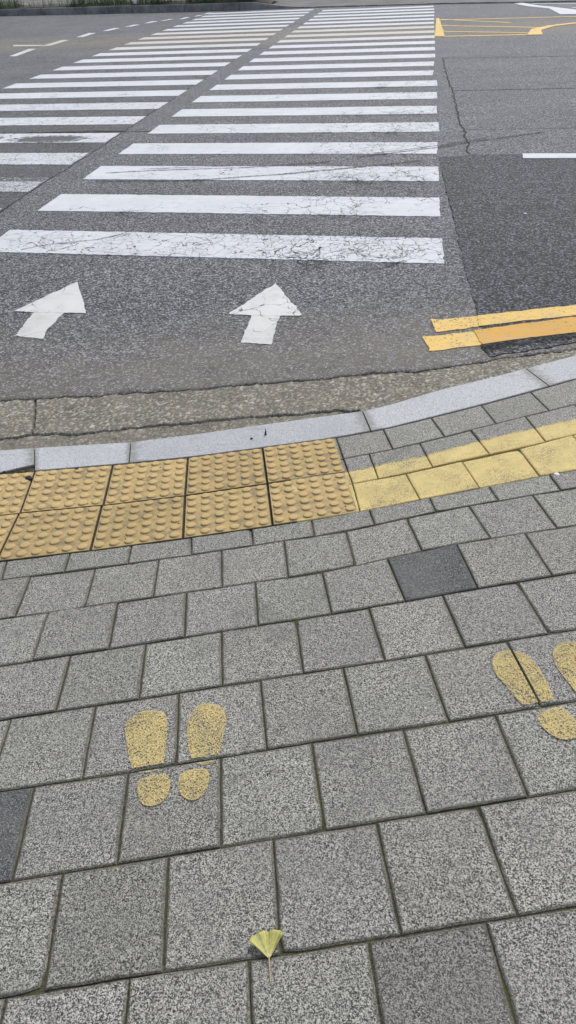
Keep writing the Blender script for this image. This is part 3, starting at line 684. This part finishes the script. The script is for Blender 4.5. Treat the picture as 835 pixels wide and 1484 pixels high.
for top, bot, js in (('KB', 'TM', [(-978,-954),(-644,-636),(-333,-332),(-30,-29),(262,259)]), ('TM', 'L0', [(-957,-956),(-641,-636),(-332,-327),(-29,-30),(258,258)])):
    js = fill(js, -1900, 200, 312)
    for (t0, b0), (t1, b1) in zip(js, js[1:]):
        tactile([(b0/1000, lv(bot, b0/1000)), (b1/1000, lv(bot, b1/1000)), (t1/1000, lv(top, t1/1000)), (t0/1000, lv(top, t0/1000))])

# near kerb of granite blocks, flush at the left and rising to the right
kv, kf = [], []
for i, u in enumerate(np.linspace(-6, 6, 90)):
    kv += [SP(u, kbv(u)-.02, -.10), SP(u, kev(u)-.012, -.10)]
    if i: kf.append((2*i-2, 2*i-1, 2*i+1, 2*i))
kerb = structure('kerb', kv, kf, MAT['joint'])
def kerb_block(f0, f1, b0, b1, notch=False):
    n = 10; secs = []
    o3 = SP((f0+f1)/2, (kev((f0+f1)/2)+kbv((f0+f1)/2))/2); v_, f_, ed = [], [], []
    g = .0028
    for i in range(n+1):
        t = i/n; uf, ub = f0+g+(f1-f0-2*g)*t, b0+g+(b1-b0-2*g)*t
        F, B = np.array((uf, kev(uf))), np.array((ub, kbv(ub)+.004)); e = min(t, 1-t)*(f1-f0)
        if notch and t > .80: B = B+(F-B)*.16*(t-.80)/.2*1.6
        for p, h, ee in ((F, -.26, 0), (F, -.007, .004), (F+(B-F)*.012, -.002, .009), (F+(B-F)*.035, 0, .016), (B+(F-B)*.07, 0, .016), (B+(F-B)*.012, 0, .003), (B, -.003, 0), (B, -.12, 0)):
            v_.append(SP(p[0], p[1], h)-o3); ed.append(min(ee, e+(0.002 if e > 0 else 0)))
    m_ = 8
    f_ = [(i*m_+j, (i+1)*m_+j, (i+1)*m_+j+1, i*m_+j+1) for i in range(n) for j in range(m_-1)]+[tuple(range(m_))[::-1], tuple(n*m_+j for j in range(m_))]
    o = pydata('kerb_block', v_, f_, MAT['granite'], kerb, attrs={'edge': ed}); o.location = o3
kj = [(-5.03,-4.9),(-4.03,-3.93),(-3.03,-2.95),(-2.03,-1.96),(-1.038,-.981),(-.593,-.577),(.414,.411),(1.195,1.205),(2.2,2.215),(3.2,3.2),(4.2,4.2),(5.2,5.2)]
for i, (a, b) in enumerate(zip(kj, kj[1:])): kerb_block(a[0], b[0], a[1], b[1], notch=(i == 3))

# ---- yellow footprints painted over the stones
def foot(pts, cuts, name, parent, label=None):
    pts = [(p[0]/1000, p[1]/1000) for p in pts]
    # round the traced outline and roughen it
    for _ in range(2):
        out = []
        for p, q in zip(pts, pts[1:]+pts[:1]): out += [(p[0]*.75+q[0]*.25, p[1]*.75+q[1]*.25), (p[0]*.25+q[0]*.75, p[1]*.25+q[1]*.75)]
        pts = out
    pts = rough_outline(pts, .004, .0014, 5.0)
    bm = bmesh.new(); bm.faces.new([bm.verts.new((x, y, 0)) for x, y in pts]); bmesh.ops.triangulate(bm, faces=bm.faces[:])
    for kind, a, b in cuts:      # ('v', v0, v1) row joint; ('u', u0, u1) cross joint
        ax = 1 if kind == 'v' else 0
        for c_ in (a, b):
            no = (0, 1, 0) if ax else (1, 0, 0); co = (0, c_, 0) if ax else (c_, 0, 0)
            bmesh.ops.bisect_plane(bm, geom=bm.verts[:]+bm.edges[:]+bm.faces[:], dist=1e-6, plane_co=co, plane_no=no)
        dead = [f for f in bm.faces if a < (f.calc_center_median()[ax]) < b]
        bmesh.ops.delete(bm, geom=dead, context='FACES')
    for v in bm.verts: v.co = Vector(SP(v.co.x, v.co.y, .0030))
    bm.normal_update()
    for f in bm.faces:
        if f.normal.z < 0: f.normal_flip()
    o = from_bm(name, bm, MAT['foot'], parent)
    if label: o['label'] = label
    return o
J5 = ('v', -.648, -.635)
a = foot([(-430,-510),(-419,-495),(-400,-477),(-367,-479),(-337,-491),(-328,-520),(-327,-570),(-327,-612),(-331,-648),(-354,-652),(-384,-650),(-399,-637),(-408,-610),(-420,-561)], [J5, ], 'footprint_mark', sidewalk, 'left yellow footprint of the pair nearer the left')
foot([(-386,-673),(-374,-665),(-345,-660),(-324,-661),(-315,-671),(-311,-697),(-317,-722),(-335,-735),(-353,-735),(-372,-725)], [], 'heel_mark', a)
a = foot([(-282,-530),(-271,-499),(-251,-484),(-235,-483),(-202,-503),(-191,-520),(-194,-567),(-202,-604),(-212,-650),(-233,-657),(-255,-654),(-272,-631),(-282,-579)], [J5], 'footprint_mark', sidewalk, 'right yellow footprint of the pair nearer the left')
foot([(-292,-667),(-270,-663),(-240,-664),(-230,-674),(-229,-700),(-237,-727),(-253,-738),(-274,-735),(-291,-717),(-296,-696)], [], 'heel_mark', a)
a = foot([(436,-505),(452,-478),(476,-469),(503,-475),(522,-490),(532,-527),(534,-571),(530,-617),(527,-641),(499,-648),(475,-650),(456,-636),(447,-599),(438,-561),(432,-533)], [J5, ('u', .4915, .4975)], 'footprint_mark', sidewalk, 'left yellow footprint of the pair at the right, split by a joint')
foot([(476,-666),(497,-657),(533,-654),(542,-670),(546,-697),(545,-724),(527,-738),(502,-738),(486,-725),(474,-702),(471,-684)], [], 'heel_mark', a)
a = foot([(574,-514),(597,-481),(621,-474),(651,-481),(671,-501),(676,-548),(667,-605),(653,-645),(625,-651),(594,-652),(580,-632),(576,-591),(570,-552)], [J5], 'footprint_mark', sidewalk, 'yellow footprint cut by the right edge')
foot([(586,-666),(607,-657),(640,-655),(652,-670),(656,-697),(652,-724),(634,-738),(610,-738),(594,-725),(584,-702)], [], 'heel_mark', a)

# ------------------------------------------------------------------ far side: kerb, verge, path, plants
def fz(x): return float(np.interp(x, [-30, -5.6, -4.2, 40], [.20, .20, .035, .035]))
FK = [(-34, 32.4), (-15.4, 28.1), (-8.03, 26.4), (-5.16, 26.1), (.24, 25.2), (4.07, 24.0), (16, 21.4)]
fv, ff = [], []
fxs = np.concatenate([np.linspace(-34, -6, 40), np.linspace(-5.6, 16, 40)])
def yf(x): return float(np.interp(x, [p[0] for p in FK], [p[1] for p in FK]))
for i, x in enumerate(fxs):
    for dy, dz in ((.15, -.05), (.17, -.02), (3.0, -.01), (60, 0)): fv.append((x, yf(x)+dy, fz(x)+dz))
    if i: ff += [(4*i-4+j, 4*i+j, 4*i+j+1, 4*i-3+j) for j in range(3)]
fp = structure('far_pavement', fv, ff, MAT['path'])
vv_, vf_ = [], []
for i, x in enumerate(np.linspace(-34, -4.9, 60)):
    for j, t in enumerate(np.linspace(0, 1, 6)):
        y = yf(x)+.20+t*1.3; vv_.append((x, y, fz(x)+.012+.03*math.sin(t*3.14)*(1+mnoise.noise((x*2, y*2, 1)))))
        if i and j: vf_.append(((i-1)*6+j-1, i*6+j-1, i*6+j, (i-1)*6+j))
structure('verge', vv_, vf_, MAT['soil'], smooth=True)
fkv, fkf = [], []
for i, x in enumerate(fxs):
    fkv += [(x, yf(x)+.01, -.02), (x, yf(x)+.16, -.02)]
    if i: fkf.append((2*i-2, 2*i, 2*i+1, 2*i-1))
fkerb = structure('far_kerb', fkv, fkf, MAT['soil'])
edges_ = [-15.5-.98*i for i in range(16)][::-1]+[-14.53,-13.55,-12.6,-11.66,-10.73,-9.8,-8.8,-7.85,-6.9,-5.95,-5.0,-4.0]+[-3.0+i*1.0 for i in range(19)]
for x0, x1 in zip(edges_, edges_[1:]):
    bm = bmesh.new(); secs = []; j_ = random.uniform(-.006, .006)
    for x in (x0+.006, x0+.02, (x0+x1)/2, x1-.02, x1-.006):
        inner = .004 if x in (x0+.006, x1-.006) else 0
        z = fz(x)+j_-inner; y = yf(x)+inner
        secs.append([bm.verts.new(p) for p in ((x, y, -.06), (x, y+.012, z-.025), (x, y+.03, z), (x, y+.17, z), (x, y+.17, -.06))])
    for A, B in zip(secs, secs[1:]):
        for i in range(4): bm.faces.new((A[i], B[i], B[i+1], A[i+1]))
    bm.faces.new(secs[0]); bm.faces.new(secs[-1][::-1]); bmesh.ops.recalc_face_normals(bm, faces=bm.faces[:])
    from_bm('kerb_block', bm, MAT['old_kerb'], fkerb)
# grass along the verge, uncountable
gv_, gf_ = [], []
def blade(x, y, z, h, lean, wd):
    an = random.uniform(0, math.tau); d = Vector((math.cos(an), math.sin(an))); n_ = Vector((-d.y, d.x)); b = len(gv_)
    for t in (0, .5): 
        for s in (-1, 1): gv_.append((x+d.x*lean*t*t+n_.x*s*wd*(1-t*.4), y+d.y*lean*t*t+n_.y*s*wd*(1-t*.4), z+h*t))
    gv_.append((x+d.x*lean, y+d.y*lean, z+h*.92)); gf_.extend([(b, b+1, b+3, b+2), (b+2, b+3, b+4)])
for x in np.arange(-20, -5.4, .012):
    cl = mnoise.noise((x*.9, 3, 0))+.7*mnoise.noise((x*2.3, 8, 0))
    if -14.6 < x < -12.9 and random.random() < .9: continue
    if cl < -.18 and random.random() < .8: continue
    for _ in range(3):
        y = yf(x)+.22+random.random()**1.5*.6; blade(x+random.uniform(-.03, .03), y, fz(x), random.uniform(.14, .42)*(1+.5*max(0, cl)), random.uniform(.05, .22), random.uniform(.004, .009))
pydata('grass', gv_, gf_, MAT['grass'], label='tall green grass along the far kerb', category='grass', kind='stuff')
def shrub(x, dy, rx_, rz, n, label, mat='leaf_dark'):
    y = yf(x)+dy; z = fz(x)
    root = bpy.data.objects.new('roadside_shrub', None); col.objects.link(root); root.location = (x, y, z)
    root['label'] = label; root['category'] = 'shrub'; root['group'] = 'shrubs behind the far kerb'
    v_, f_ = [], []
    for _ in range(n):
        a, e, r = random.uniform(0, math.tau), random.uniform(-.25, 1), random.random()**.45
        lump_ = 1+.28*mnoise.noise((math.cos(a)*2+x, math.sin(a)*2, e*3))
        p = Vector((math.cos(a)*rx_*r*lump_*math.sqrt(max(.05, 1-e*e)), math.sin(a)*rx_*.8*r*lump_*math.sqrt(max(.05, 1-e*e)), rz*.5+e*rz*.55*r*lump_))
        u_ = Vector((random.gauss(0, 1), random.gauss(0, 1), random.gauss(0, 1))).normalized(); w_ = u_.orthogonal().normalized(); l_, k_ = random.uniform(.03, .065), random.uniform(.012, .025); b = len(v_)
        v_ += [p-u_*l_, p+w_*k_, p+u_*l_, p-w_*k_]; f_.append((b, b+1, b+2, b+3))
    pydata('foliage', v_, f_, MAT[mat], root)
    sv_, sf_ = [], []
    for s in range(5):
        a = random.uniform(0, math.tau); b = len(sv_); top = Vector((math.cos(a)*rx_*.5, math.sin(a)*rx_*.4, rz*.75))
        for p, r in ((Vector((0, 0, -.02)), .014), (top*.5, .010), (top, .004)):
            for q in range(5): sv_.append(p+Vector((math.cos(q*1.2566)*r, math.sin(q*1.2566)*r, 0)))
        sf_ += [(b+l*5+q, b+l*5+(q+1) % 5, b+l*5+5+(q+1) % 5, b+l*5+5+q) for l in range(2) for q in range(5)]
    pydata('stem', sv_, sf_, MAT['bark'], root)
shrub(-5.7, .75, .75, 1.0, 2600, 'dark dense shrub nearest the end of the far raised kerb')
shrub(-7.0, .8, .65, .9, 2200, 'dark shrub beside the densest one, over the far kerb')
shrub(-8.6, .85, .6, .8, 1800, 'dark low shrub between the white bag and the larger shrubs')
shrub(-15.9, .7, .5, .7, 1500, 'leafy shrub at the top left corner behind the far kerb', 'grass')
shrub(-12.1, .9, .5, .7, 1500, 'green shrub in the grass, left of the white bag', 'grass')
# crumpled white bag among the grass
bm = bmesh.new(); bmesh.ops.create_icosphere(bm, subdivisions=3, radius=1)
for v in bm.verts:
    n_ = 1+.35*mnoise.noise(v.co*2.2)+.15*mnoise.noise(v.co*6); z = v.co.z*n_
    v.co = Vector((v.co.x*.13*n_*(1-.25*max(0, z)), v.co.y*.10*n_, max(-.0, (z+.9))*.17))
o = from_bm('plastic_bag', bm, MAT['bag'], None, True, label='small white crumpled bag standing behind the far kerb', category='bag'); o.location = (-9.72, yf(-9.72)+.32, .215)

# ------------------------------------------------------------------ small things lying about
def thing(o, label, cat, group=None):
    o['label'] = label; o['category'] = cat
    if group: o['group'] = group
    return o
# ginkgo leaf: fan blade with pleats and a slim stalk, resting across a joint
lo3 = SP(-.126, -1.035, .004); leaf = bpy.data.objects.new('ginkgo_leaf', None); col.objects.link(leaf); leaf.location = lo3
thing(leaf, 'yellow green fan-shaped ginkgo leaf lying on the paving in front', 'leaf')
def lp(u, v, h): return SP(u, v, h)-lo3
v_, f_, la_, lr_ = [], [], [], []
base = (-.1262, -1.0530); NA, NRr = 34, 9
arc = [(-.1575,-1.0265),(-.152,-1.020),(-.146,-1.0165),(-.139,-1.0125),(-.131,-1.0118),(-.1255,-1.0145),(-.119,-1.0125),(-.111,-1.0150),(-.104,-1.0170),(-.0985,-1.0220)]
for i in range(NA+1):
    t = i/NA*(len(arc)-1); a0 = int(min(t, len(arc)-2)); f = t-a0; px, py = arc[a0][0]+(arc[a0+1][0]-arc[a0][0])*f, arc[a0][1]+(arc[a0+1][1]-arc[a0][1])*f
    px += random.uniform(-.0006, .0006); py += random.uniform(-.0006, .0006)
    for j in range(NRr+1):
        r = j/NRr; side = (i/NA-.5)*2
        rr = r if r > .25 else r
        wv = (.0006*math.sin(i*.55)+.0003*math.sin(i*1.9))*r*r
        sh = 1-.10*math.sin(r*math.pi)*abs(side)**1.5
        x = base[0]+(px-base[0])*r*(sh if abs(side) > .2 else 1); y = base[1]+(py-base[1])*r
        v_.append(lp(x, y, .0045+.010*r*r*(.45+.55*abs(side))+wv+.003)); la_.append(i/NA); lr_.append(r)
n_ = NRr+1
f_ = [(i*n_+j, (i+1)*n_+j, (i+1)*n_+j+1, i*n_+j+1) for i in range(NA) for j in range(NRr)]
bl = pydata('blade', v_, f_, MAT['ginkgo'], leaf, smooth=True, attrs={'leafa': la_, 'leafr': lr_})
so = bl.modifiers.new('thickness', 'SOLIDIFY'); so.thickness = .0005
sp = [(-.1262,-1.050,.0085),(-.1266,-1.058,.0068),(-.1268,-1.066,.005),(-.1266,-1.075,.0038),(-.1272,-1.086,.0028)]
sv_, sf_ = [], []
for i, (a, b, h) in enumerate(sp):
    r = .0010-.0001*i
    for q in range(6): sv_.append(lp(a+math.cos(q*1.047)*r, b, h+math.sin(q*1.047)*r))
    if i: sf_ += [((i-1)*6+q, (i-1)*6+(q+1) % 6, i*6+(q+1) % 6, i*6+q) for q in range(6)]
pydata('stalk', sv_, sf_, MAT['stem'], leaf, smooth=True)
def pebble(name, p, r, mat, label, cat, group=None, flat=.55):
    bm = bmesh.new(); bmesh.ops.create_icosphere(bm, subdivisions=2, radius=r); sd_ = random.random()*40
    for v in bm.verts: v.co *= 1+.45*mnoise.noise(v.co/r*1.3+Vector((sd_, 0, 0))); v.co.z *= flat
    o = from_bm(name, bm, MAT[mat], None, True); o.location = Vector(p)+Vector((0, 0, r*flat*.7)); o.rotation_euler = (0, 0, random.random()*6)
    return thing(o, label, cat, group)
pebble('stone', SP(-.985, .855, .001), .014, 'black_stone', 'black stone on the left tactile tile beside a joint', 'stone')
pebble('stone', SP(-.79, .870, .001), .010, 'black_stone', 'small dark stone at the kerb above the second tactile tile', 'stone')
pebble('stone', SP(-.07, .905, 0), .006, 'black_stone', 'small dark stone lying on the long kerb block', 'stone')
pebble('paper_scrap', SP(.93, .265, 0), .008, 'chip_white', 'small white scrap below the yellow painted stones at the right', 'scrap', flat=.35)
pebble('paper_scrap', (.83, 5.35, .004), .012, 'chip_white', 'small white fleck on the dark asphalt patch', 'scrap', flat=.3)
# upright twig stub on the kerb
bm = bmesh.new()
for i, (dx, dz, r) in enumerate(((0, 0, .005), (.001, .010, .004), (.002, .022, .0022), (.001, .030, .0008))):
    for q in range(6): bm.verts.new((dx+math.cos(q*1.047)*r, math.sin(q*1.047)*r, dz))
bm.verts.ensure_lookup_table()
for i in range(3):
    for q in range(6): bm.faces.new([bm.verts[k_] for k_ in (i*6+q, i*6+(q+1) % 6, i*6+6+(q+1) % 6, i*6+6+q)])
o = from_bm('twig', bm, MAT['twig'], None, True); o.location = SP(-.01, .925, 0); thing(o, 'tiny dark twig stub standing on the long kerb block', 'twig')
# dry brown leaf in the gutter
def dry(x, y, s, an, label):
    v_, f_ = [], []
    for i in range(7):
        t = i/6; wd = math.sin(t*math.pi)**.7*.3*s+.001
        for j, k_ in enumerate((-1, 0, 1)): v_.append(((t-.5)*s, k_*wd, .004+.12*s*abs(k_)+.05*s*math.sin(t*5)))
    f_ = [(i*3+j, (i+1)*3+j, (i+1)*3+j+1, i*3+j+1) for i in range(6) for j in range(2)]
    o = pydata('dry_leaf', v_, f_, MAT['dry_leaf'], None, True); o.location = (x, y, zr(x, y)-.026); o.rotation_euler = (0, 0, an)
    sm_ = o.modifiers.new('thickness', 'SOLIDIFY'); sm_.thickness = .0006; thing(o, label, 'leaf')
dry(-1.17, 2.275, .05, .4, 'brown curled dead leaf in the gutter against the kerb joint'); dry(-1.25, 2.33, .03, 1.6, 'small reddish dead leaf scrap in the gutter beside the brown one')
# loose crumbs on the tactile tiles and in the broken kerb corner: nobody could count them
bm = bmesh.new()
def crumb(p, r):
    mt = Matrix.Translation(Vector(p)) @ Matrix.Rotation(random.random()*6, 4, 'Z') @ Matrix.Diagonal((r*random.uniform(.7, 1.8), r, r*.6, 1)); bmesh.ops.create_icosphere(bm, subdivisions=1, radius=1, matrix=mt)
for _ in range(90):
    u = random.uniform(-1.1, .25); v = random.uniform(.26, kbv(u)-.01); crumb(SP(u, v, .002), random.uniform(.0008, .0026))
for _ in range(16): crumb(SP(.12+random.gauss(0, .035), .535+random.gauss(0, .010), .002), random.uniform(.001, .0032))
for _ in range(60): crumb(SP(-1.06+random.uniform(-.12, .05), .955+random.gauss(0, .012), -.001), random.uniform(.002, .006))
for _ in range(70):
    u = random.uniform(-.9, .9); crumb(SP(u, random.uniform(-1.2, .2), .001), random.uniform(.0006, .0018))
from_bm('dirt_crumbs', bm, MAT['dirt_bit'], None, label='dark crumbs of dirt scattered over tiles and stones', category='dirt', kind='stuff')
